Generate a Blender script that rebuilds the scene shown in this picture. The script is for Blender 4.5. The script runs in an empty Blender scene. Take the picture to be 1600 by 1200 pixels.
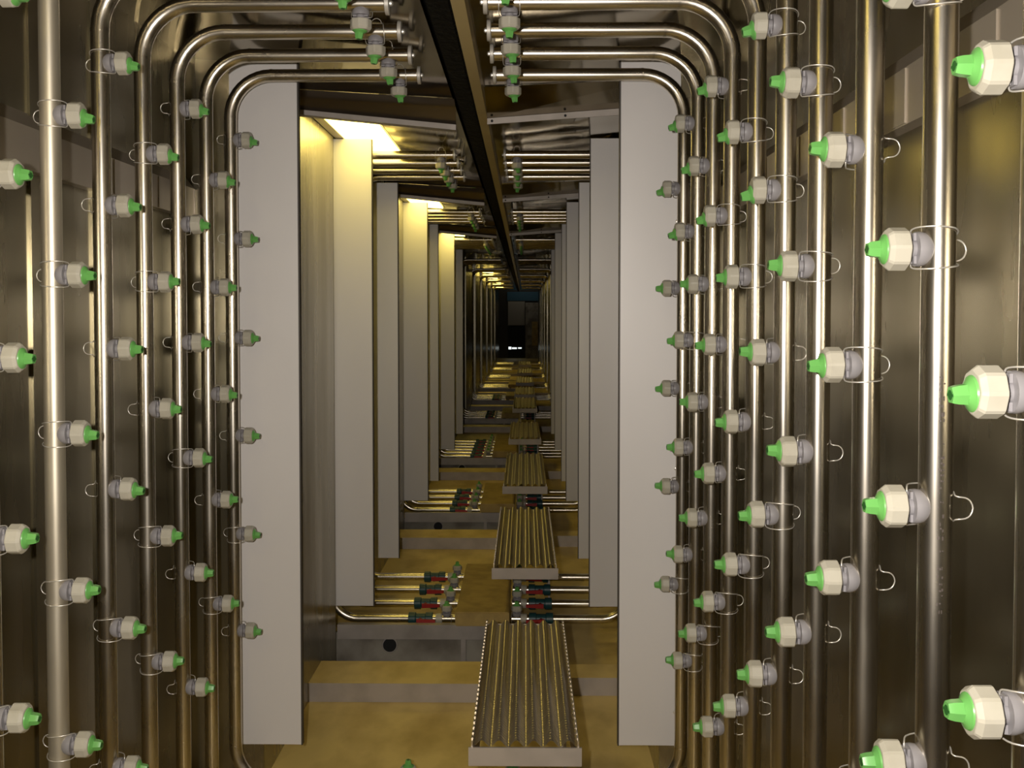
import bpy, bmesh, math, random
from math import pi, sin, cos, radians
from mathutils import Vector, Matrix

random.seed(7)
S = bpy.context.scene
COL = S.collection

# ------------------------------------------------------------------ camera, light, exposure
ZC = 1.40                                   # camera height; all z below are above the floor
cam_data = bpy.data.cameras.new('camera')
cam_data.sensor_width = 36.0
cam_data.lens = 34.99                       # f = 1555 px on 1600
cam_data.clip_start = 0.02
cam = bpy.data.objects.new('camera', cam_data)
cam.location = (0, 0, ZC)
cam.rotation_euler = (radians(90 - 1.77), 0, radians(0.737))
cam_data.shift_y = -(110 - 48) / 1600      # the photo's uprights converge less than its framing alone would give
COL.objects.link(cam)
S.camera = cam

world = bpy.data.worlds.new('world')
S.world = world
world.use_nodes = True
world.node_tree.nodes['Background'].inputs[0].default_value = (0.5, 0.42, 0.3, 1)
world.node_tree.nodes['Background'].inputs[1].default_value = 0.01

flash_data = bpy.data.lights.new('camera_flash', 'SPOT')
flash_data.energy = 125
flash_data.color = (1.0, 0.93, 0.86)
flash_data.shadow_soft_size = 0.014
flash_data.spot_size = radians(118)
flash_data.spot_blend = 1.0
flash = bpy.data.objects.new('camera_flash', flash_data)
flash.location = (-0.085, -0.02, ZC + 0.035)
flash.rotation_euler = (radians(90 - 3), 0, radians(1.0))
COL.objects.link(flash)

LAMP_STRENGTH = 8.0
S.view_settings.view_transform = 'Standard'
S.view_settings.look = 'None'
S.view_settings.gamma = 1
S.view_settings.use_curve_mapping = False
S.view_settings.exposure = 0.0

# ------------------------------------------------------------------ materials
def mat(name, base, metallic=0.0, rough=0.5, noise=None, bump=None, rough_noise=None, spec=None):
    """noise=(scale xyz, second colour, lo, hi); bump=(scale xyz, strength, distance); rough_noise=(scale xyz, amount)"""
    m = bpy.data.materials.new(name)
    m.use_nodes = True
    nt = m.node_tree
    b = nt.nodes['Principled BSDF']
    b.inputs['Base Color'].default_value = (*base, 1)
    b.inputs['Metallic'].default_value = metallic
    b.inputs['Roughness'].default_value = rough
    if spec is not None:
        b.inputs['Specular IOR Level'].default_value = spec
    def tex(scale, detail=4):
        geo = nt.nodes.new('ShaderNodeNewGeometry')
        mp = nt.nodes.new('ShaderNodeMapping')
        mp.inputs['Scale'].default_value = scale
        nt.links.new(geo.outputs['Position'], mp.inputs['Vector'])
        n = nt.nodes.new('ShaderNodeTexNoise')
        n.inputs['Scale'].default_value = 1.0
        n.inputs['Detail'].default_value = detail
        nt.links.new(mp.outputs['Vector'], n.inputs['Vector'])
        return n
    if noise:
        n = tex(noise[0])
        r = nt.nodes.new('ShaderNodeValToRGB')
        r.color_ramp.elements[0].position = noise[2]
        r.color_ramp.elements[1].position = noise[3]
        r.color_ramp.elements[0].color = (*base, 1)
        r.color_ramp.elements[1].color = (*noise[1], 1)
        nt.links.new(n.outputs['Fac'], r.inputs['Fac'])
        nt.links.new(r.outputs['Color'], b.inputs['Base Color'])
    if rough_noise:
        n = tex(rough_noise[0])
        mr = nt.nodes.new('ShaderNodeMapRange')
        mr.inputs['From Min'].default_value = 0.3
        mr.inputs['From Max'].default_value = 0.7
        mr.inputs['To Min'].default_value = rough - rough_noise[1]
        mr.inputs['To Max'].default_value = rough + rough_noise[1]
        nt.links.new(n.outputs['Fac'], mr.inputs['Value'])
        nt.links.new(mr.outputs['Result'], b.inputs['Roughness'])
    if bump:
        n = tex(bump[0], 2)
        bp = nt.nodes.new('ShaderNodeBump')
        bp.inputs['Strength'].default_value = bump[1]
        bp.inputs['Distance'].default_value = bump[2]
        nt.links.new(n.outputs['Fac'], bp.inputs['Height'])
        nt.links.new(bp.outputs['Normal'], b.inputs['Normal'])
    return m

M = {}
M['pipe'] = mat('stainless_pipe', (0.65, 0.60, 0.51), 1.0, 0.265, noise=((6, 45, 6), (0.54, 0.485, 0.395), 0.45, 0.75),
                rough_noise=((5, 60, 5), 0.05))
M['pipe_dull'] = mat('dull_steel_pipe', (0.66, 0.60, 0.47), 0.8, 0.42, noise=((8, 45, 6), (0.54, 0.48, 0.37), 0.45, 0.75))
M['cap'] = mat('pipe_cap_plastic', (0.55, 0.52, 0.46), 0.3, 0.45)
M['wall'] = mat('stainless_wall', (0.34, 0.308, 0.222), 0.97, 0.28, noise=((1.5, 1.5, .7), (0.25, 0.225, 0.16), 0.4, 0.7),
                bump=((4, 5, 0.8), 0.25, 0.02), rough_noise=((8, 8, 1.2), 0.06))
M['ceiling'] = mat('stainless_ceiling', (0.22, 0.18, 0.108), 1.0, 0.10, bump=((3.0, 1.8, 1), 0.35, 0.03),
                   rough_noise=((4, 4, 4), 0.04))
M['trim'] = mat('folded_steel_trim', (0.50, 0.44, 0.36), 0.6, 0.34, bump=((5, 2, 3), 0.2, 0.01))
M['beam'] = mat('dull_beam_steel', (0.24, 0.21, 0.175), 0.95, 0.30, bump=((3, 6, 6), 0.3, 0.01))
M['panel'] = mat('satin_baffle_sheet', (0.82, 0.79, 0.765), 0.12, 0.42, noise=((1.2, 1.2, .8), (0.77, 0.74, 0.715), 0.4, 0.65),
                 bump=((3, 3, 1.2), 0.12, 0.02))
M['panel_edge'] = mat('baffle_sheet_edge', (0.10, 0.09, 0.08), 0.6, 0.5)
M['floor'] = mat('stained_drain_floor', (0.88, 0.68, 0.27), 0.2, 0.5, noise=((5, 3, 3), (0.60, 0.43, 0.14), 0.42, 0.68),
                 bump=((14, 14, 14), 0.12, 0.01))
M['curb'] = mat('curb_steel', (0.48, 0.43, 0.385), 0.35, 0.5, noise=((9, 3, 9), (0.37, 0.33, 0.29), 0.4, 0.7))
M['plank'] = mat('perforated_plank_steel', (0.60, 0.54, 0.45), 1.0, 0.38)
M['nut'] = mat('cream_plastic', (0.51, 0.48, 0.39), 0.0, 0.42, noise=((30, 30, 30), (0.46, 0.43, 0.34), 0.45, 0.7))
M['housing'] = mat('grey_plastic', (0.285, 0.272, 0.28), 0.0, 0.4)
M['tip'] = mat('green_plastic', (0.15, 0.44, 0.105), 0.0, 0.35)
M['orifice'] = mat('dark_green_orifice', (0.02, 0.12, 0.02), 0.0, 0.5)
M['wire'] = mat('spring_wire', (0.72, 0.69, 0.62), 0.6, 0.3)
M['rubber'] = mat('greasy_black_rail', (0.003, 0.003, 0.003), 0.0, 0.6, spec=0.12, bump=((45, 45, 45), 0.7, 0.01))
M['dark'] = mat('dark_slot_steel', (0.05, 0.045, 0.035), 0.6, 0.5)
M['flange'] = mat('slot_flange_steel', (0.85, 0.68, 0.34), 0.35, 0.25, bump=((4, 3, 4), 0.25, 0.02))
M['teal'] = mat('teal_valve_plastic', (0.013, 0.062, 0.068), 0.0, 0.4)
M['red'] = mat('red_handle_plastic', (0.36, 0.016, 0.014), 0.0, 0.4)
M['cover'] = mat('rusty_cover_plate', (0.48, 0.34, 0.11), 0.2, 0.6, noise=((14, 14, 14), (0.36, 0.25, 0.08), 0.4, 0.65))
M['pit'] = mat('sump_concrete', (0.36, 0.33, 0.27), 0.0, 0.7, noise=((6, 6, 6), (0.18, 0.155, 0.12), 0.4, 0.65))
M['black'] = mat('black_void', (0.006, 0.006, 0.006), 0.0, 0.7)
M['mark'] = mat('stencil_ink', (0.11, 0.09, 0.08), 0.3, 0.5)
M['blue'] = mat('blue_paint', (0.03, 0.10, 0.15), 0.0, 0.5)
M['door'] = mat('grey_door_paint', (0.34, 0.31, 0.25), 0.0, 0.5)
def emit(name, col, strength):
    m = bpy.data.materials.new(name)
    m.use_nodes = True
    nt = m.node_tree
    nt.nodes.remove(nt.nodes['Principled BSDF'])
    e = nt.nodes.new('ShaderNodeEmission')
    e.inputs[0].default_value = (*col, 1)
    e.inputs[1].default_value = strength
    nt.links.new(e.outputs[0], nt.nodes['Material Output'].inputs[0])
    return m
M['lamp'] = emit('warm_lamp_lens', (1.0, 0.78, 0.19), LAMP_STRENGTH)
M['lit_specks'] = emit('far_lit_specks', (0.9, 1.0, 1.0), 1.2)

# ------------------------------------------------------------------ mesh helpers
def box(bm, x0, x1, y0, y1, z0, z1, mi=0):
    v = [bm.verts.new((x, y, z)) for x in (x0, x1) for y in (y0, y1) for z in (z0, z1)]
    fs = [(0, 1, 3, 2), (4, 6, 7, 5), (0, 4, 5, 1), (2, 3, 7, 6), (0, 2, 6, 4), (1, 5, 7, 3)]
    out = []
    for f in fs:
        a = bm.faces.new([v[i] for i in f])
        a.material_index = mi
        out.append(a)
    return out

def prism_y(bm, prof, y0, y1, mi=0):
    """closed profile [(x, z)] extruded along y"""
    a = [bm.verts.new((x, y0, z)) for x, z in prof]
    b = [bm.verts.new((x, y1, z)) for x, z in prof]
    n = len(prof)
    fs = [bm.faces.new(a), bm.faces.new(list(reversed(b)))]
    for i in range(n):
        j = (i + 1) % n
        fs.append(bm.faces.new((a[i], b[i], b[j], a[j])))
    for f in fs:
        f.material_index = mi

def hexa(bm, p, mi=0):
    """eight corners: bottom four then top four, same order"""
    v = [bm.verts.new(q) for q in p]
    for f in ((3, 2, 1, 0), (4, 5, 6, 7), (0, 1, 5, 4), (1, 2, 6, 5), (2, 3, 7, 6), (3, 0, 4, 7)):
        bm.faces.new([v[i] for i in f]).material_index = mi

def tube(bm, pts, r, seg=16, cap=True, mi=0):
    pts = [Vector(p) for p in pts]
    n = len(pts)
    tang = []
    for i in range(n):
        a = pts[max(i - 1, 0)]
        b = pts[min(i + 1, n - 1)]
        tang.append((b - a).normalized())
    t0 = tang[0]
    ref = Vector((0, 1, 0)) if abs(t0.y) < 0.9 else Vector((1, 0, 0))
    u = t0.cross(ref).normalized()
    rings = []
    for i in range(n):
        t = tang[i]
        u = (u - t * u.dot(t)).normalized()
        w = t.cross(u)
        rings.append([bm.verts.new(pts[i] + (u * cos(2 * pi * k / seg) + w * sin(2 * pi * k / seg)) * r) for k in range(seg)])
    for a, b in zip(rings[:-1], rings[1:]):
        for k in range(seg):
            bm.faces.new((a[k], a[(k + 1) % seg], b[(k + 1) % seg], b[k])).material_index = mi
    if cap:
        bm.faces.new(list(reversed(rings[0]))).material_index = mi
        bm.faces.new(rings[-1]).material_index = mi

def lathe_x(bm, prof, seg=24, radius_fn=None, mi=0, cap=True):
    """profile [(x, r)] around the x axis"""
    rings = []
    for x, r in prof:
        ring = []
        for k in range(seg):
            a = 2 * pi * k / seg
            rr = r * (radius_fn(a, x) if radius_fn else 1)
            ring.append(bm.verts.new((x, rr * cos(a), rr * sin(a))))
        rings.append(ring)
    for a, b in zip(rings[:-1], rings[1:]):
        for k in range(seg):
            bm.faces.new((a[k], a[(k + 1) % seg], b[(k + 1) % seg], b[k])).material_index = mi
    if cap:
        bm.faces.new(list(reversed(rings[0]))).material_index = mi
        bm.faces.new(rings[-1]).material_index = mi

def mesh(name, bm, mats, sharp=35, smooth=True):
    bmesh.ops.recalc_face_normals(bm, faces=bm.faces[:])
    me = bpy.data.meshes.new(name)
    bm.to_mesh(me)
    bm.free()
    for m in (mats if isinstance(mats, (list, tuple)) else [mats]):
        me.materials.append(m)
    if smooth:
        me.shade_smooth()
        me.set_sharp_from_angle(angle=radians(sharp))
    return me

def link(name, me, parent=None, loc=(0, 0, 0), rot=(0, 0, 0), label=None):
    o = bpy.data.objects.new(name, me)
    COL.objects.link(o)
    o.location = loc
    o.rotation_euler = rot
    if parent is not None:
        o.parent = parent
    if label:
        o['label'] = label
    return o

def tag(o, label, cat, group=None):
    o['label'] = label
    o['category'] = cat
    if group:
        o['group'] = group
    return o

def thing(name, label, cat, loc=(0, 0, 0), rot=(0, 0, 0), group=None):
    o = bpy.data.objects.new(name, None)
    o.empty_display_size = 0.05
    COL.objects.link(o)
    o.location = loc
    o.rotation_euler = rot
    return tag(o, label, cat, group)

def struct(name, bm, m, **k):
    o = link(name, mesh(name, bm, m, **k))
    o['kind'] = 'structure'
    return o

ORD = ['first', 'second', 'third', 'fourth', 'fifth', 'sixth', 'seventh', 'eighth', 'ninth', 'tenth', 'eleventh', 'twelfth']

# ------------------------------------------------------------------ plan of the tunnel
XL, XR = -0.82, 0.44                 # riser pipes
WL, WR = -0.995, 0.590               # walls of the spray stages
DL, DR = -0.780, 0.400               # walls of the drain sections
SLOT = (-0.235, -0.128)              # conveyor slot in the ceiling
ZTOP = ZC + 0.661                    # horizontal pipes under the ceiling
R = 0.0175
STAGES = [(4.17, 4), (6.50, 4), (8.95, 6), (12.3, 4), (14.9, 4), (17.3, 4), (20.0, 4), (22.8, 4), (25.4, 4)]
STEP = 0.222
END_Y = 30.0
def stage_end(d0, n):
    return d0 + STEP * (n - 1) + 0.17

# wall sections: (y0, y1, is_spray)
sections = [(-1.6, 2.93, True)]
prev = 2.93
for d0, n in STAGES:
    sections.append((prev, d0 - 0.11, False))
    e = stage_end(d0, n) + 0.04
    sections.append((d0 - 0.11, e, True))
    prev = e
sections.append((prev, END_Y, False))

def build_wall(name, spray_x, drain_x, out):
    bm = bmesh.new()
    T = 0.012 * out
    def slab(x, y0, y1):
        a, b = sorted((x, x + T))
        box(bm, a, b, y0, y1, -0.35, 2.5)
    for y0, y1, sp in sections:
        slab(spray_x if sp else drain_x, y0, y1)
    for (a, b) in zip(sections[:-1], sections[1:]):
        y = a[1]
        lo, hi = sorted((spray_x + T, drain_x))
        box(bm, lo, hi, y - 0.003, y + 0.003, -0.35, 2.5)
    # folded vertical seams between wall sheets
    y = 0.57
    while y < 2.9:
        lo, hi = sorted((spray_x, spray_x - 0.005 * out))
        box(bm, lo, hi, y - 0.004, y + 0.004, 0, 2.5)
        y += 0.285
    return struct(name, bm, M['wall'], smooth=False)
build_wall('wall_left', WL, DL, -1)
build_wall('wall_right', WR, DR, 1)

# folded horizontal channel along each wall of the near spray stage
for i, (w, s) in enumerate(((WL, 1), (WR, -1))):
    bm = bmesh.new()
    prism_y(bm, [(w, ZC + 0.40), (w + 0.026 * s, ZC + 0.365), (w + 0.026 * s, ZC + 0.28), (w, ZC + 0.28)], -1.5, 2.92)
    for k in range(10):
        y = 0.35 + 0.285 * k
        lo, hi = sorted((w + 0.024 * s, w + 0.0285 * s))
        box(bm, lo, hi, y, y + 0.05, ZC + 0.282, ZC + 0.363)
    struct('trim_%d' % (i + 1), bm, M['trim'], smooth=False)

# ceiling: two sheets falling gently to the conveyor slot
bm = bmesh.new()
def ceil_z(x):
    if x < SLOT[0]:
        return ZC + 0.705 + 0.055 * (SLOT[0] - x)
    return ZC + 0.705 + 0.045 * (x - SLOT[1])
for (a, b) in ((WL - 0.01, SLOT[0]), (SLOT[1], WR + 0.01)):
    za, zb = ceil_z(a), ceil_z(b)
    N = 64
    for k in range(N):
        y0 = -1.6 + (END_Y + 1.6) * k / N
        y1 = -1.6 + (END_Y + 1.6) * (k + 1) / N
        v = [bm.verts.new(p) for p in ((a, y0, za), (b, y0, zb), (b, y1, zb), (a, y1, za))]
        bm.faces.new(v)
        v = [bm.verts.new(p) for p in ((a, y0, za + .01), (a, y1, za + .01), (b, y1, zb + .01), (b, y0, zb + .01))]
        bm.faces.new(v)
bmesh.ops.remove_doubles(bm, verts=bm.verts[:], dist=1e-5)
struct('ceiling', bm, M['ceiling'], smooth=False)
# closed dark box above the slot, added to block world light
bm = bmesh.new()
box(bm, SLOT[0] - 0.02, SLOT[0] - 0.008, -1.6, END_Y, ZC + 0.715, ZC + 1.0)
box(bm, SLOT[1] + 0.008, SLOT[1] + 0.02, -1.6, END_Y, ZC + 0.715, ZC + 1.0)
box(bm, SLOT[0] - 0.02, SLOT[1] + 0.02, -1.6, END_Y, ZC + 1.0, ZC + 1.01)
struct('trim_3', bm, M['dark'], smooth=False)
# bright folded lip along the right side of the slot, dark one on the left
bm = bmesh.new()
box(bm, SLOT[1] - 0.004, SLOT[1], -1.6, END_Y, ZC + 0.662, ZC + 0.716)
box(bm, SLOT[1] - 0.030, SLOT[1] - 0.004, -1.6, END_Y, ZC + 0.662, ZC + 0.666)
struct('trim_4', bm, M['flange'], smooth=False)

# floor with sump pits, drain curbs in front of each pit
bm = bmesh.new()
pits = [(d0 - 0.40, d0 - 0.03) for d0, n in STAGES]
y = -1.6
for p0, p1 in pits + [(END_Y, END_Y)]:
    box(bm, WL - 0.01, WR + 0.01, y, p0, -0.02, 0.0)
    if p1 > p0:
        box(bm, -0.04, WR + 0.01, p0, p1, -0.02, 0.0)
    y = p1
box(bm, -3, 3, END_Y, END_Y + 3, -0.02, 0)
struct('floor', bm, M['floor'], smooth=False)
bm = bmesh.new()
for p0, p1 in pits:
    box(bm, WL - 0.01, -0.04, p0, p1, -0.32, -0.30)
    box(bm, WL - 0.01, -0.04, p1 - 0.004, p1 + 0.01, -0.30, 0.06)
    box(bm, -0.045, -0.04, p0, p1, -0.30, -0.002)
struct('trim_5', bm, M['pit'], smooth=False)
for i, (p0, p1) in enumerate(pits):
    bm = bmesh.new()
    fs = box(bm, DL, -0.10, p0 - 0.23, p0, 0.0, 0.068)
    fs += box(bm, 0.10, DR, p0 - 0.16, p0 - 0.02, 0.0, 0.066)
    box(bm, -0.10, 0.10, p0 - 0.23, p0 - 0.02, 0.0, 0.05)
    for f in bm.faces:
        f.normal_update()
        if f.calc_center_median().z > 0.045 and abs(f.normal.z) > 0.9:
            f.material_index = 1
    struct('trim_%d' % (6 + i), bm, [M['curb'], M['floor']], smooth=False)

# ------------------------------------------------------------------ spray nozzle (pipe along local z through the origin, spray along +x)
C0 = 0.0225                                        # centre of the swivel ball
def nozzle_meshes():
    bm = bmesh.new()
    prof = []
    for k in range(9):                             # rounded rear of the ball housing
        a = radians(180 - 11 * k)
        prof.append((0.0188 * cos(a), 0.0188 * sin(a) if k else 0.0005))
    prof += [(0.0030, 0.0182), (0.0032, 0.0098), (0.0125, 0.0098)]
    lathe_x(bm, prof, 28)
    for s in (1, -1):                              # lugs that hold the clip
        for xa in (0.0034, 0.0086):
            box(bm, xa, xa + 0.0030, -0.0075, 0.0075, s * 0.0122 - 0.0040, s * 0.0122 + 0.0040)
    housing = mesh('ball_housing', bm, M['housing'], 40)
    bm = bmesh.new()
    def octagon(a, x):                             # eight flats, a corner facing front, with a thumb groove on each corner
        t = (a % (pi / 4)) - pi / 8
        r = cos(pi / 8) / cos(t)
        return r * (1 - 0.035 * max(0.0, 1 - abs(abs(t) - pi / 8) / 0.07))
    lathe_x(bm, [(0.0118, 0.0150), (0.0122, 0.0215), (0.0136, 0.0236), (0.0300, 0.0236), (0.0345, 0.0200), (0.0350, 0.0190), (0.0352, 0.0100)], 80, octagon)
    nut = mesh('retaining_nut', bm, M['nut'], 14)
    bm = bmesh.new()
    lathe_x(bm, [(0.0345, 0.0165), (0.0365, 0.0155), (0.0395, 0.0105), (0.0405, 0.0095)], 28)
    def hexr(a, x):
        t = (a % (pi / 3)) - pi / 6
        return cos(pi / 6) / cos(t)
    lathe_x(bm, [(0.0400, 0.0100), (0.0475, 0.0092), (0.0515, 0.0082), (0.0530, 0.0076)], 36, hexr)
    lathe_x(bm, [(0.0528, 0.0045), (0.0532, 0.0045)], 12, None, 1)
    box(bm, 0.0528, 0.0533, -0.0065, 0.0065, -0.0012, 0.0012, 1)
    tip = mesh('spray_tip', bm, [M['tip'], M['orifice']], 30)
    bm = bmesh.new()
    half = [(0.0300, 0.000, 0.0130), (0.0298, -0.001, 0.0185), (0.0285, -0.004, 0.0210), (0.0240, -0.012, 0.0222), (0.0120, -0.0190, 0.0222),
            (0.0000, -0.0212, 0.0214), (-0.0100, -0.0185, 0.0202), (-0.0172, -0.0090, 0.0180), (-0.0192, 0.0010, 0.0155), (-0.0172, 0.0090, 0.0130),
            (-0.0200, 0.0125, 0.0118), (-0.0265, 0.0128, 0.0110), (-0.0318, 0.0128, 0.0075)]
    path = half + [(-0.0345, 0.0128, 0)] + [(x, y, -z) for x, y, z in reversed(half)]
    # smooth the wire
    pts = []
    P = [Vector(p) for p in path]
    for i in range(len(P) - 1):
        p0, p1, p2, p3 = P[max(i - 1, 0)], P[i], P[i + 1], P[min(i + 2, len(P) - 1)]
        for t in (0, 0.5):
            pts.append(0.5 * ((2 * p1) + (p2 - p0) * t + (2 * p0 - 5 * p1 + 4 * p2 - p3) * t * t + (3 * p1 - p0 - 3 * p2 + p3) * t ** 3))
    pts.append(P[-1])
    tube(bm, pts, 0.0009, 8)
    clip = mesh('wire_clip', bm, M['wire'], 60)
    return housing, nut, tip, clip
NM = nozzle_meshes()

noz_first = None
def nozzle(label, loc, rot, group, tilt=0.0, detail=True):
    """rot = (roll about the spray axis, y, z)"""
    global noz_first
    if noz_first is None:
        t = thing('spray_nozzle', label, 'nozzle', loc, rot, group)
        link('ball_housing', NM[0], t, (C0, 0, 0))
        link('retaining_nut', NM[1], t, (C0, 0, 0))
        link('spray_tip', NM[2], t, (C0, 0, 0), (0, tilt, 0))
        link('wire_clip', NM[3], t)
        noz_first = t
        return t
    t = noz_first.copy()
    COL.objects.link(t)
    t.location = loc
    t.rotation_euler = rot
    tag(t, label, 'nozzle', group)
    for ch in noz_first.children:
        c = ch.copy()
        COL.objects.link(c)
        c.parent = t
        if c.name.startswith('spray_tip'):
            c.rotation_euler = (0, tilt if abs(rot[0]) < 1 else -tilt, 0)
    return t

# ------------------------------------------------------------------ spray pipes
BEND = 0.115
def arc(cx, cz, a0, a1, r=BEND, n=10):
    return [(cx + r * cos(radians(a0 + (a1 - a0) * k / n)), 0, cz + r * sin(radians(a0 + (a1 - a0) * k / n))) for k in range(n + 1)]

def pipe_mesh(side, zb, base):
    """half hoop relative to the riser foot: bottom run, riser, top run towards the slot"""
    s = 1 if side == 'left' else -1            # direction towards the tunnel middle
    if side == 'left':
        x_top, x_bot = -0.297 - XL, -0.294 - XL
    else:
        x_top, x_bot = XR + 0.080, XR + 0.056
    zt = ZTOP - base
    zb = zb - base
    pts = [(x_bot, 0, zb)] + [(x, 0, z) for x, _, z in reversed(arc(BEND, zb + BEND, 180, 270))][:] + \
          [(x, 0, z) for x, _, z in arc(BEND, zt - BEND, 180, 90)] + [(x_top, 0, zt)]
    pts = [(s * x, y, z) for x, y, z in pts]
    bm = bmesh.new()
    tube(bm, pts, R, 20)
    # weld beads where the bends join the straight runs
    for (px, pz, ax) in ((0, zt - BEND, 'z'), (BEND, zt, 'x'), (0, zb + BEND, 'z'), (BEND, zb, 'x')):
        q = [(s * px, 0, pz - .003), (s * px, 0, pz + .003)] if ax == 'z' else [(s * px - .003, 0, pz), (s * px + .003, 0, pz)]
        tube(bm, q, R + 0.0006, 20)
    return mesh('pipe', bm, M['pipe'], 50)

def cap_mesh():
    bm = bmesh.new()
    lathe_x(bm, [(-0.002, R), (0.0, 0.0245), (0.008, 0.0245), (0.009, 0.022)], 24)
    lathe_x(bm, [(0.009, 0.006), (0.013, 0.006), (0.016, 0.003)], 10, None, 1)
    return mesh('end_cap', bm, [M['cap'], M['wire']], 35)

def valve_meshes():
    bm = bmesh.new()
    lathe_x(bm, [(-0.052, 0.019), (-0.050, 0.026), (-0.022, 0.026), (-0.019, 0.021), (0.019, 0.021), (0.022, 0.026), (0.050, 0.026), (0.052, 0.019)], 20)
    body = mesh('valve', bm, M['teal'], 30)
    bm = bmesh.new()                            # lever on the side facing down the tunnel
    tube(bm, [(0, -0.018, 0), (0, -0.036, 0)], 0.009, 12)
    hexa(bm, [(-0.014, -0.043, -0.010), (0.064, -0.043, -0.006), (0.064, -0.034, -0.006), (-0.014, -0.034, -0.010),
              (-0.014, -0.043, 0.010), (0.064, -0.043, 0.006), (0.064, -0.034, 0.006), (-0.014, -0.034, 0.010)])
    handle = mesh('handle', bm, M['red'], 40)
    bm = bmesh.new()
    lathe_x(bm, [(-0.014, 0.018), (-0.013, 0.0215), (0.013, 0.0215), (0.014, 0.018)], 18)
    union = mesh('union', bm, M['nut'], 30)
    return body, handle, union
CAP = cap_mesh()
VALVE = valve_meshes()
_pm = {}
def pipe(side, d, zb, label, group, fittings=True, caps=True, dull=False):
    base = zb - 0.0175
    key = (side, zb)
    if key not in _pm:
        _pm[key] = pipe_mesh(side, zb, base)
    x = XL if side == 'left' else XR
    t = thing('spray_pipe', label, 'pipe', (x, d, base), (0, 0, 0), group)
    if dull:
        me = _pm[key].copy()
        me.materials[0] = M['pipe_dull']
        link('pipe', me, t)
    else:
        link('pipe', _pm[key], t)
    xe = -0.297 - x if side == 'left' else -0.080 - x
    if caps:
        link('end_cap', CAP, t, (xe, 0, ZTOP - base), (0, 0, 0 if side == 'left' else pi))
    if fittings:
        xv = (-0.440 if side == 'left' else 0.069) - x
        v = link('valve', VALVE[0], t, (xv, 0, 0.0175), label='teal plastic ball valve')
        # both levers point at the camera; the left ones lie to the right, the right ones to the left
        link('handle', VALVE[1], v, (0, 0, 0), (0, 0 if side == 'left' else pi, 0), label='red lever')
        xu = (-0.362 if side == 'left' else -0.004) - x
        link('union', VALVE[2], t, (xu, 0, 0.0175))
    return t

PH_A = [0.483, 0.209, -0.067, -0.343, -0.619, -0.895]
PH_B = [0.344, 0.069, -0.207, -0.483, -0.758]

def in_frame(z, d, margin=48):
    y = 490 - z * 1555 / d
    return -margin < y < 1200 + margin

# near stage ----------------------------------------------------------
NEAR_L = [(1.500, 'A'), (1.720, 'B'), (1.928, 'A'), (2.140, 'B'), (2.352, 'A'), (2.565, 'B'), (2.780, 'A')]
NEAR_R = [(0.855, 'A'), (1.067, 'B'), (1.285, 'A'), (1.497, 'B'), (1.694, 'A'), (1.906, 'B'), (2.134, 'A'), (2.345, 'B'), (2.553, 'A'), (2.780, 'B')]
CLIP_L = dict(zip([d for d, _ in NEAR_L], ['aaaaaa', 'aaaaa', 'abbbab', 'aabaa', 'bbbabb', 'bbbbab', 'bbbbab']))
CLIP_R = dict(zip([d for d, _ in NEAR_R], ['aaa', 'aabb', 'babb', 'aabb', 'aababb', 'aabab', 'babbab', 'bbbbab', 'bbabba', 'bbbba']))
ZB1 = 0.060
def place_nozzles(side, d, ph, clips, phrase, group, filt=True):
    k = 0
    zs = [z for z in (PH_A if ph == 'A' else PH_B) if (in_frame(z, d) or not filt)]
    for z in zs:
        front = clips[k % len(clips)] == 'a'
        jz = random.uniform(-.002, .002)
        if side == 'left':
            rot = (0 if front else pi, 0, 0)
            tilt = radians(random.choice((2, 4, -1)))
            if z > 0.25:
                tilt = radians(8)
            x = XL
        else:
            rot = (pi if front else 0, 0, pi)
            tilt = radians(random.choice((0, 2, -2, 3)))
            if z > 0.18 and d > 1.6:
                tilt = radians(13)
            x = XR
        n = len(zs)
        if n == 1:
            ordn = 'the only one'
        else:
            ordn = 'topmost' if k == 0 else ('lowest' if k == n - 1 else ORD[k] + ' from top')
        rot = (rot[0] + radians(random.uniform(-5, 5)), rot[1], rot[2] + radians(random.uniform(-2, 2)))
        lab = 'green-tipped cream nozzle, %s on the %s' % (ordn, phrase) if filt else 'nozzle %s on the %s' % (ordn, phrase)
        nozzle(lab, (x, d, ZC + z + jz), rot, group, tilt)
        k += 1

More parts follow.
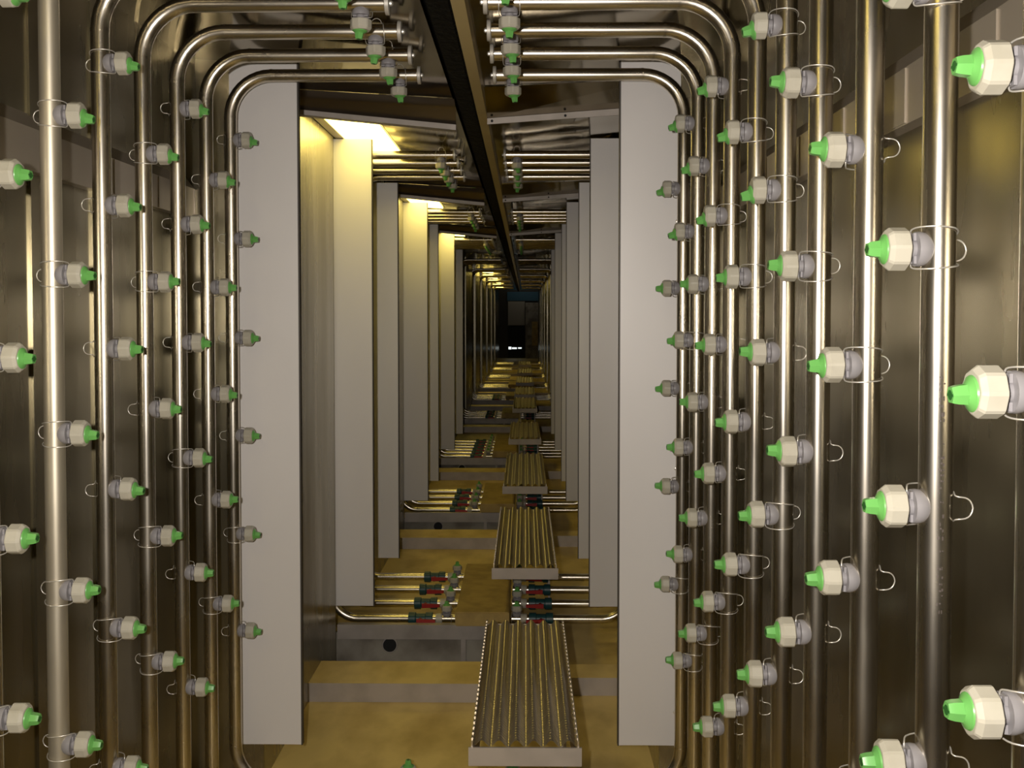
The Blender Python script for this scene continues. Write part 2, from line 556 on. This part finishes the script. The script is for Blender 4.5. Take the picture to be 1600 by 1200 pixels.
for i, (d, ph) in enumerate(NEAR_L):
    if i == 0:
        pl, nl = 'steel spray pipe just off the left edge, only its nozzles in view', 'pipe just off the left edge'
    else:
        w = ('leftmost' if i == 1 else ORD[i - 1] + ' from the left edge')
        pl = 'upright steel spray pipe on the left, %s%s' % (w, ', beside the grey baffle' if i == 6 else '')
        nl = ('leftmost upright pipe in view' if i == 1 else ORD[i - 1] + ' upright pipe from left edge')
    pipe('left', d, ZB1, pl, 'left spray pipes of the nearest stage', fittings=False, dull=(i == 1))
    place_nozzles('left', d, ph, CLIP_L[d], nl, 'nozzles on the near left risers')
for i, (d, ph) in enumerate(NEAR_R):
    w = 'rightmost and cut by the picture edge' if i == 0 else ORD[i] + ' from the right edge'
    p = pipe('right', d, ZB1, 'upright steel spray pipe on the right, %s%s' % (w, ', beside the grey baffle' if i == 9 else ''),
             'right spray pipes of the nearest stage', fittings=False)
    nl = 'rightmost upright pipe' if i == 0 else ORD[i] + ' upright pipe from right edge'
    place_nozzles('right', d, ph, CLIP_R[d], nl, 'nozzles on the near right risers')
    if i == 1:                                       # illegible row of stencilled print down the pipe
        bm = bmesh.new()
        rnd = random.Random(3)
        z = 1.335
        while z > 1.085:
            ln = rnd.uniform(0.004, 0.0075)
            if rnd.random() > 0.14:
                for q in range(3):
                    a0 = -1.82 + q * 0.13
                    if rnd.random() < 0.65:
                        zz = z - rnd.uniform(0, ln * .4)
                        a1 = a0 + rnd.uniform(0.05, 0.13)
                        h = rnd.uniform(0.0012, ln * .7)
                        rr = R + 0.0003
                        v = [bm.verts.new((rr * cos(a), rr * sin(a), zz_)) for a, zz_ in ((a0, zz), (a1, zz), (a1, zz - h), (a0, zz - h))]
                        bm.faces.new(v)
            z -= ln + 0.0015
        link('printed_marking', mesh('printed_marking', bm, M['mark'], smooth=False), p, (0, 0, -(ZB1 - 0.0175)), label='faint dark print running down the pipe')

def top_bottom_nozzles(d, zb, i, n, stage, bottom=True, top=True):
    far = ['nearest' if i == 0 else ('farthest' if i == n - 1 else ORD[i] + ' nearest')][0]
    for side, x, xb in (('left', -0.350, -0.330), ('right', -0.033, -0.034)):
        ds = d[side] if isinstance(d, dict) else d
        if top:
            nozzle('nozzle hanging from the %s %s ceiling pipe of the %s' % (far, side, stage), (x, ds, ZTOP),
                   (0 if (i + (side == 'left')) % 2 else pi, pi / 2, 0), 'nozzles under the ceiling pipes', radians(random.choice((-6, 0, 5))))
        if bottom:
            nozzle('upward nozzle on the %s %s floor pipe of the %s' % (far, side, stage), (xb, ds, zb),
                   (0, -pi / 2, 0), 'nozzles on the floor pipes', 0)
for i in range(5):
    top_bottom_nozzles({'left': NEAR_L[i + 2][0], 'right': NEAR_R[i + 5][0]}, ZB1, i, 5, 'nearest stage', bottom=(i == 4))

# further stages -------------------------------------------------------
ZB2 = ZC - 1.29
STN = ['nearest', 'second', 'third', 'fourth', 'fifth', 'sixth', 'seventh', 'eighth', 'ninth', 'tenth']
for k, (d0, n) in enumerate(STAGES):
    st = STN[k + 1] + ' stage'
    for i in range(n):
        d = d0 + STEP * i * (0.93 if n == 6 else 1)
        far = 'nearest' if i == 0 else ('farthest' if i == n - 1 else ORD[i] + ' nearest')
        for side in ('left', 'right'):
            pipe(side, d, ZB2, '%s steel pipe loop on the %s of the %s' % (far, side, st), 'pipe loops of the ' + st,
                 fittings=k < 5, caps=k < 5)
            if k == 0:
                ph = 'AB'[i % 2]
                place_nozzles(side, d, ph, 'ab', '%s riser of %s loop, %s' % (side, far, st), 'nozzles on the second stage risers', filt=False)
        if k < 3:
            top_bottom_nozzles(d, ZB2, i, n, st)

# ------------------------------------------------------------------ baffle panels
def panel_meshes(w, h, s):
    """sheet hanging in the x-z plane, free edge at +x*s; origin at the bottom of the fixed edge"""
    bm = bmesh.new()
    nx, nz = 6, 16
    T = 0.006
    g = {}
    for f in (0, 1):
        for a in range(nx + 1):
            for b in range(nz + 1):
                u, v = a / nx, b / nz
                wob = 0.003 * sin(3.1 * v + 1.0) * sin(2.2 * u + .4)
                g[f, a, b] = bm.verts.new((s * w * u, wob + f * T, h * v))
    for a in range(nx):
        for b in range(nz):
            bm.faces.new((g[0, a, b], g[0, a + 1, b], g[0, a + 1, b + 1], g[0, a, b + 1]))
            bm.faces.new((g[1, a, b], g[1, a, b + 1], g[1, a + 1, b + 1], g[1, a + 1, b]))
    for b in range(nz):
        bm.faces.new((g[0, 0, b], g[0, 0, b + 1], g[1, 0, b + 1], g[1, 0, b]))
        bm.faces.new((g[0, nx, b], g[1, nx, b], g[1, nx, b + 1], g[0, nx, b + 1]))
    for a in range(nx):
        bm.faces.new((g[0, a, 0], g[1, a, 0], g[1, a + 1, 0], g[0, a + 1, 0]))
        bm.faces.new((g[0, a, nz], g[0, a + 1, nz], g[1, a + 1, nz], g[1, a, nz]))
    sheet = mesh('sheet', bm, M['panel'], 40)
    bm = bmesh.new()                       # dark rubber edge strip along the free side
    lo, hi = sorted((s * w, s * (w + 0.004)))
    box(bm, lo, hi, 0.002, 0.022, -0.002, h + 0.001)
    strip = mesh('edge_strip', bm, M['panel_edge'], smooth=False)
    bm = bmesh.new()                       # screws down the fixed side
    return sheet, strip
SCREW = None
def screw_mesh():
    bm = bmesh.new()
    lathe_x(bm, [(0, 0.006), (0.003, 0.005), (0.004, 0.002)], 10)
    return mesh('screw', bm, M['wire'])
SCREW = screw_mesh()
def panel(label, side, d, x_fix, x_free, z0, z1, screws=True):
    s = 1 if x_free > x_fix else -1
    t = thing('baffle_panel', label, 'panel', (x_fix, d, z0), (0, 0, 0), 'baffle panels between the stages')
    a, b = panel_meshes(abs(x_free - x_fix), z1 - z0, s)
    link('sheet', a, t)
    link('edge_strip', b, t)
    if screws:
        for q in range(6):
            link('screw', SCREW, t, (s * 0.008, -0.001, 0.10 + (z1 - z0 - 0.2) * q / 5), (0, 0, -pi / 2))
    return t
panel('large grey baffle panel, nearest on the left', 'left', 2.88, -0.853, -0.657, ZC - 1.267, ZC + 0.722)
p = panel('large grey baffle panel, nearest on the right', 'right', 2.88, 0.447, 0.276, ZC - 1.264, ZC + 0.722)
for k, (d0, n) in enumerate(STAGES[:3]):
    st = STN[k + 1] + ' stage'
    panel('grey baffle panel on the left before the %s' % st, 'left', d0 - 0.075, -0.838, -0.630, ZC - 1.215, ZC + 0.715, k < 1)
    panel('grey baffle panel on the right before the %s' % st, 'right', d0 - 0.075, 0.447, 0.270, ZC - 1.215, ZC + 0.715, k < 1)
    e = stage_end(d0, n)
    panel('grey baffle panel on the left behind the %s' % st, 'left', e, -0.838, -0.640, ZC - 1.240, ZC + 0.655, False)
    panel('grey baffle panel on the right behind the %s' % st, 'right', e, 0.447, 0.273, ZC - 1.240, ZC + 0.655, False)

# ------------------------------------------------------------------ ceiling lamps
def lamp(label, y0):
    x0, x1, ln = -0.747, -0.548, 0.81
    t = thing('ceiling_lamp', label, 'lamp', (x0, y0, ceil_z(x0) - 0.002), (0, 0, 0), 'warm lamps along the left ceiling')
    sl = ceil_z(x1) - ceil_z(x0)
    w = x1 - x0
    bm = bmesh.new()
    def slab(a0, a1, b0, b1, dz0, dz1):
        q = []
        for dz in (dz0, dz1):
            for (a, b) in ((a0, b0), (a1, b0), (a1, b1), (a0, b1)):
                q.append((a, b, sl * a / w + dz))
        hexa(bm, q)
    slab(0.006, w - 0.006, 0.006, ln - 0.006, -0.010, -0.002)
    link('lamp_lens', mesh('lamp_lens', bm, M['lamp'], smooth=False), t, label='glowing warm white lens')
    bm = bmesh.new()
    slab(-0.03, 0.006, -0.01, ln + 0.01, -0.014, 0.0)
    slab(w - 0.006, w + 0.004, 0.0, ln, -0.002, 0.0)
    slab(0.006, w - 0.004, -0.004, 0.006, -0.013, 0.0)
    slab(0.006, w - 0.006, ln - 0.006, ln + 0.004, -0.002, 0.0)
    link('lamp_frame', mesh('lamp_frame', bm, M['trim'], smooth=False), t)
    return t
lamp('ceiling lamp over the camera, above the near left pipes', -0.35)
for k, (d0, n) in enumerate(STAGES):
    if k in (3, 4):
        continue                                    # no lamp burns here in the photo
    lamp('glowing rectangular ceiling lamp on the left before the %s' % (STN[k + 1] + ' stage'), d0 - 0.55)

# ceiling cross beams at the entrance of each drain section
def cross_beam(label, d):
    t = thing('ceiling_beam', label, 'beam', (0, d, 0), (0, 0, 0), 'beams under the ceiling')
    def run(bm, xa, xb, za0, za1, zb0, zb1, y0, y1):
        hexa(bm, [(xa, y0, za0), (xb, y0, zb0), (xb, y1, zb0), (xa, y1, za0), (xa, y0, za1), (xb, y0, zb1), (xb, y1, zb1), (xa, y1, za1)])
    bm = bmesh.new()
    xa, xb = DL, SLOT[0] + .005
    q0 = [(0.006, 0.684), (-0.016, 0.700), (-0.030, 0.716), (-0.050, 0.726), (-0.090, 0.733)]
    rows = []
    for t_, zz in q0:
        f = (zz - 0.684) / (0.733 - 0.684)
        zb_ = 0.630 + f * (ceil_z(SLOT[0]) - ZC - 0.002 - 0.630)
        za_ = 0.684 + f * (ceil_z(DL) - ZC - 0.002 - 0.684)
        rows.append([bm.verts.new((xa + (xb - xa) * k / 8, t_, ZC + za_ + (zb_ - za_) * k / 8)) for k in range(9)])
    for r0, r1 in zip(rows[:-1], rows[1:]):
        for k in range(8):
            bm.faces.new((r0[k], r0[k + 1], r1[k + 1], r1[k]))
    link('channel', mesh('channel', bm, M['beam'], 50), t)
    bm = bmesh.new()
    run(bm, DL, SLOT[0] + .005, ZC + 0.668, ZC + 0.684, ZC + 0.612, ZC + 0.630, -0.012, 0.03)
    link('lip', mesh('lip', bm, M['curb'], smooth=False), t)
    bm = bmesh.new()
    run(bm, SLOT[1] + .002, DR, ZC + 0.632, ZC + 0.652, ZC + 0.668, ZC + 0.690, -0.004, 0.0)
    link('lip', mesh('lip', bm, M['curb'], smooth=False), t)
    bm = bmesh.new()
    xa, xb = SLOT[1] + .002, DR
    za, zb = ceil_z(SLOT[1]) - 0.003, ceil_z(DR) - 0.003
    hexa(bm, [(xa, 0.001, ZC + 0.652), (xb, 0.001, ZC + 0.690), (xb, 0.005, ZC + 0.690), (xa, 0.005, ZC + 0.652),
              (xa, -0.24, za), (xb, -0.24, zb), (xb, -0.236, zb), (xa, -0.236, za)])
    link('channel', mesh('channel', bm, M['ceiling'], smooth=False), t)
    for xb in (-0.11, 0.135):
        bm = bmesh.new()
        z = ZC + 0.642 + (xb - SLOT[1]) / (DR - SLOT[1]) * 0.037
        tube(bm, [(xb, -0.0055, z), (xb, -0.003, z)], 0.0045, 10)
        link('bolt_hole', mesh('bolt_hole', bm, M['black']), t)
    return t
cross_beam('folded steel beam under the ceiling, in front of the first glowing lamp', 3.35)
for k in range(1, 3):
    cross_beam('folded steel beam under the ceiling before the %s' % (STN[k + 1] + ' stage'), STAGES[k][0] - 0.82)

# ------------------------------------------------------------------ conveyor rail
t = thing('conveyor_rail', 'long black greasy rail running down the ceiling slot', 'rail', (-0.186, -1.5, ZC + 0.66))
bm = bmesh.new()
L = END_Y + 1.4
box(bm, -0.0265, 0.0265, 0, L, 0.0, 0.10)
box(bm, -0.0265, 0.0265, 0, L, 0.10, 0.112)
bmesh.ops.bevel(bm, geom=[e for e in bm.edges if abs(e.verts[0].co.y - e.verts[1].co.y) > 1], offset=0.004, segments=2, affect='EDGES')
link('rail_beam', mesh('rail_beam', bm, M['rubber']), t)
for k in range(14):
    bm = bmesh.new()
    box(bm, -0.03, 0.03, -0.02, 0.02, 0.112, 0.34)
    link('hanger', mesh('hanger', bm, M['dark'], smooth=False), t, (0, 0.8 + 2.2 * k, 0))

# ------------------------------------------------------------------ walkway planks
def plank(label, y0, y1, fine):
    zt = ZC - 1.0
    W = 0.245
    t = thing('walkway_plank', label, 'plank', (0.001, y0, 0), (0, 0, 0), 'ridged walkway planks')
    L = y1 - y0
    bm = bmesh.new()
    ridges = 6
    nx = ridges * 10
    pitch = 0.0145 if fine else 0.05
    ny = int(L / pitch) * (6 if fine else 1)
    rows = []
    for b in range(ny + 1):
        y = L * b / ny
        row = []
        for a in range(nx + 1):
            u = a / nx
            x = -W / 2 + W * u
            ph = 2 * pi * ridges * u
            h = 0.5 - 0.5 * cos(ph)
            z = 0.014 * h - 0.014
            if fine:
                ser = 0.5 + 0.5 * cos(2 * pi * y / pitch)
                z += 0.0048 * (ser - 0.5) * h ** 2
                z -= 0.0016 * (1 - ser) * (1 - h)
            row.append(bm.verts.new((x, y, z)))
        rows.append(row)
    for r0, r1 in zip(rows[:-1], rows[1:]):
        for a in range(nx):
            bm.faces.new((r0[a], r0[a + 1], r1[a + 1], r1[a]))
    link('tread', mesh('tread', bm, M['plank'], 60), t, (0, 0, zt))
    for s in (-1, 1):
        bm = bmesh.new()
        prism_y(bm, [(s * W / 2, zt), (s * (W / 2 + 0.004), zt), (s * (W / 2 + 0.004), zt - 0.055), (s * (W / 2 - 0.012), zt - 0.055), (s * (W / 2 - 0.012), zt - 0.051), (s * W / 2, zt - 0.051)], 0, L)
        if fine:
            q = int(L / 0.03)
            for k in range(q):
                yy = L * (k + .5) / q
                tube(bm, [(s * W / 2 - 0.001, yy - .006, zt + .001), (s * W / 2 - .001, yy + .006, zt + .001)], 0.003, 6)
        link('side_rail', mesh('side_rail', bm, M['plank'], smooth=False), t)
    bm = bmesh.new()
    box(bm, -W / 2 - 0.010, W / 2 + 0.010, -0.006, 0.0, zt - 0.055, zt - 0.014)
    box(bm, -W / 2 - 0.010, W / 2 + 0.010, 0.0, 0.03, zt - 0.060, zt - 0.055)
    link('end_plate', mesh('end_plate', bm, M['curb'], smooth=False), t)
    bm = bmesh.new()
    box(bm, -W / 2, W / 2, L - 0.004, L, zt - 0.055, zt - 0.012)
    link('end_plate', mesh('end_plate', bm, M['curb'], smooth=False), t)
    for yy in (L - 0.36, L - 0.115):
        for xx in (-0.050, W / 2 - 0.006):
            bm = bmesh.new()
            box(bm, xx - 0.004, xx + 0.004, yy, yy + 0.03, 0.0, zt - 0.052)
            link('leg', mesh('leg', bm, M['curb'], smooth=False), t)
    return t
PL = [(2.30, 3.22), (3.94, 5.12), (5.82, 7.15), (8.02, 9.2), (10.6, 11.9), (12.45, 13.6), (14.6, 15.8), (17.0, 18.2), (19.7, 20.9)]
for k, (a, b) in enumerate(PL):
    w = 'nearest to the camera' if k == 0 else ORD[k] + ' from the camera'
    plank('ridged steel walkway plank, %s' % w, a, b, k < 2)

# ------------------------------------------------------------------ floor beams and manifold covers
for k, (d0, n) in enumerate(STAGES[:6]):
    st = STN[k + 1] + ' stage'
    t = thing('support_beam', 'grey steel beam across the sump under the floor pipes of the %s' % st, 'beam', (DL, d0 - 0.075, 0), (0, 0, 0), 'beams over the sump pits')
    bm = bmesh.new()
    box(bm, 0.0, 0.70, 0, 0.03, 0.045, 0.106)
    link('crossbar', mesh('crossbar', bm, M['curb'], smooth=False), t)
    for xx in (0.515, 0.66):
        bm = bmesh.new()
        box(bm, xx, xx + 0.02, 0.002, 0.025, -0.30, 0.045)
        link('leg', mesh('leg', bm, M['curb'], smooth=False), t)
    ln = STEP * n - 0.25 + 0.16 if n == 4 else 1.25
    t = thing('manifold_cover', 'flat rusty brown cover plate between the valves of the %s' % st, 'cover', (-0.175, d0 - 0.13, 0), (0, 0, 0), 'cover plates over the manifolds')
    bm = bmesh.new()
    box(bm, -0.110, 0.112, 0, ln, 0.118, 0.176)
    bmesh.ops.bevel(bm, geom=bm.edges[:], offset=0.004, segments=2, affect='EDGES')
    link('cover_plate', mesh('cover_plate', bm, [M['cover']]), t)
    for f in (-0.09, 0.07):
        for yy in (0.20, ln - 0.07):
            bm = bmesh.new()
            box(bm, f, f + 0.02, yy, yy + 0.02, 0.0, 0.12)
            link('foot', mesh('foot', bm, M['dark'], smooth=False), t)
    if k < 3:
        bm = bmesh.new()                      # drain outlet in the sump wall
        tube(bm, [(0, 0, 0), (0, 0.012, 0)], 0.028, 20)
        dr = thing('drain_outlet', 'dark round drain hole in the sump wall of the %s' % st, 'drain', (-0.566, d0 - 0.046, 0.010), (0, 0, 0), 'drain holes in the sumps')
        link('opening', mesh('opening', bm, M['black']), dr)
        bm = bmesh.new()
        N = 24
        pts = [(0.030 * cos(2 * pi * q / N), 0.008, 0.030 * sin(2 * pi * q / N)) for q in range(N + 1)]
        tube(bm, pts, 0.004, 6)
        link('rim', mesh('rim', bm, M['curb']), dr)

# ------------------------------------------------------------------ far end of the tunnel
far_fill = bpy.data.lights.new('far_fill_light', 'AREA')  # added fill without a visible source, brightens the far door
far_fill.energy = 1.8
far_fill.size = 0.8
far_fill.color = (1.0, 0.93, 0.8)
ho = bpy.data.objects.new('far_fill_light', far_fill)
ho.location = (0.0, END_Y + 0.35, ZC + 1.4)
ho.rotation_euler = (radians(35), 0, 0)
COL.objects.link(ho)
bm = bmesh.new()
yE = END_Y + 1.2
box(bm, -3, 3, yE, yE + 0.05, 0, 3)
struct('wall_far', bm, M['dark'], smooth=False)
bm = bmesh.new()
box(bm, -0.55, 0.42, yE - 0.05, yE, ZC + 0.40, ZC + 0.68)
o = struct('trim_20', bm, M['blue'], smooth=False)
t = thing('roller_door', 'pale grey door over a black gap at the far tunnel end', 'door', (-0.27, yE - 0.04, 0))
bm = bmesh.new()
for q in range(8):
    box(bm, -0.25 + q * 0.064, -0.25 + q * 0.064 + 0.060, -0.02, 0.0, ZC - 0.36, ZC + 0.36)
box(bm, -0.26, 0.27, 0.0, 0.02, ZC - 0.37, ZC + 0.38)
link('door_leaf', mesh('door_leaf', bm, M['door'], smooth=False), t)
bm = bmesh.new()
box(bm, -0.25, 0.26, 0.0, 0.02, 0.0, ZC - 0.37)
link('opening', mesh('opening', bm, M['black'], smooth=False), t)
bm = bmesh.new()
box(bm, -0.24, -0.15, -0.01, 0.0, 0.28, 0.36)  # glowing strips standing for white specks of lamps beyond
box(bm, -0.13, 0.02, -0.01, 0.0, 0.29, 0.34)
box(bm, 0.06, 0.17, -0.01, 0.0, 0.30, 0.34)
link('light_specks', mesh('light_specks', bm, M['lit_specks'], smooth=False), t, label='bright white specks of light')
t = thing('far_cabinet', 'dull brown cabinet right of the far grey door', 'cabinet', (0.22, yE - 0.04, 0))
bm = bmesh.new()
box(bm, -0.20, 0.22, -0.25, 0.0, 0.0, ZC + 0.34)
bmesh.ops.bevel(bm, geom=bm.edges[:], offset=0.01, segments=2, affect='EDGES')
link('body', mesh('body', bm, M['pit']), t)
bm = bmesh.new()
box(bm, 0.0, 0.18, -0.265, -0.25, ZC - 1.0, ZC - 0.25)
link('door', mesh('door', bm, M['cover'], smooth=False), t)
bpy.context.view_layer.update()
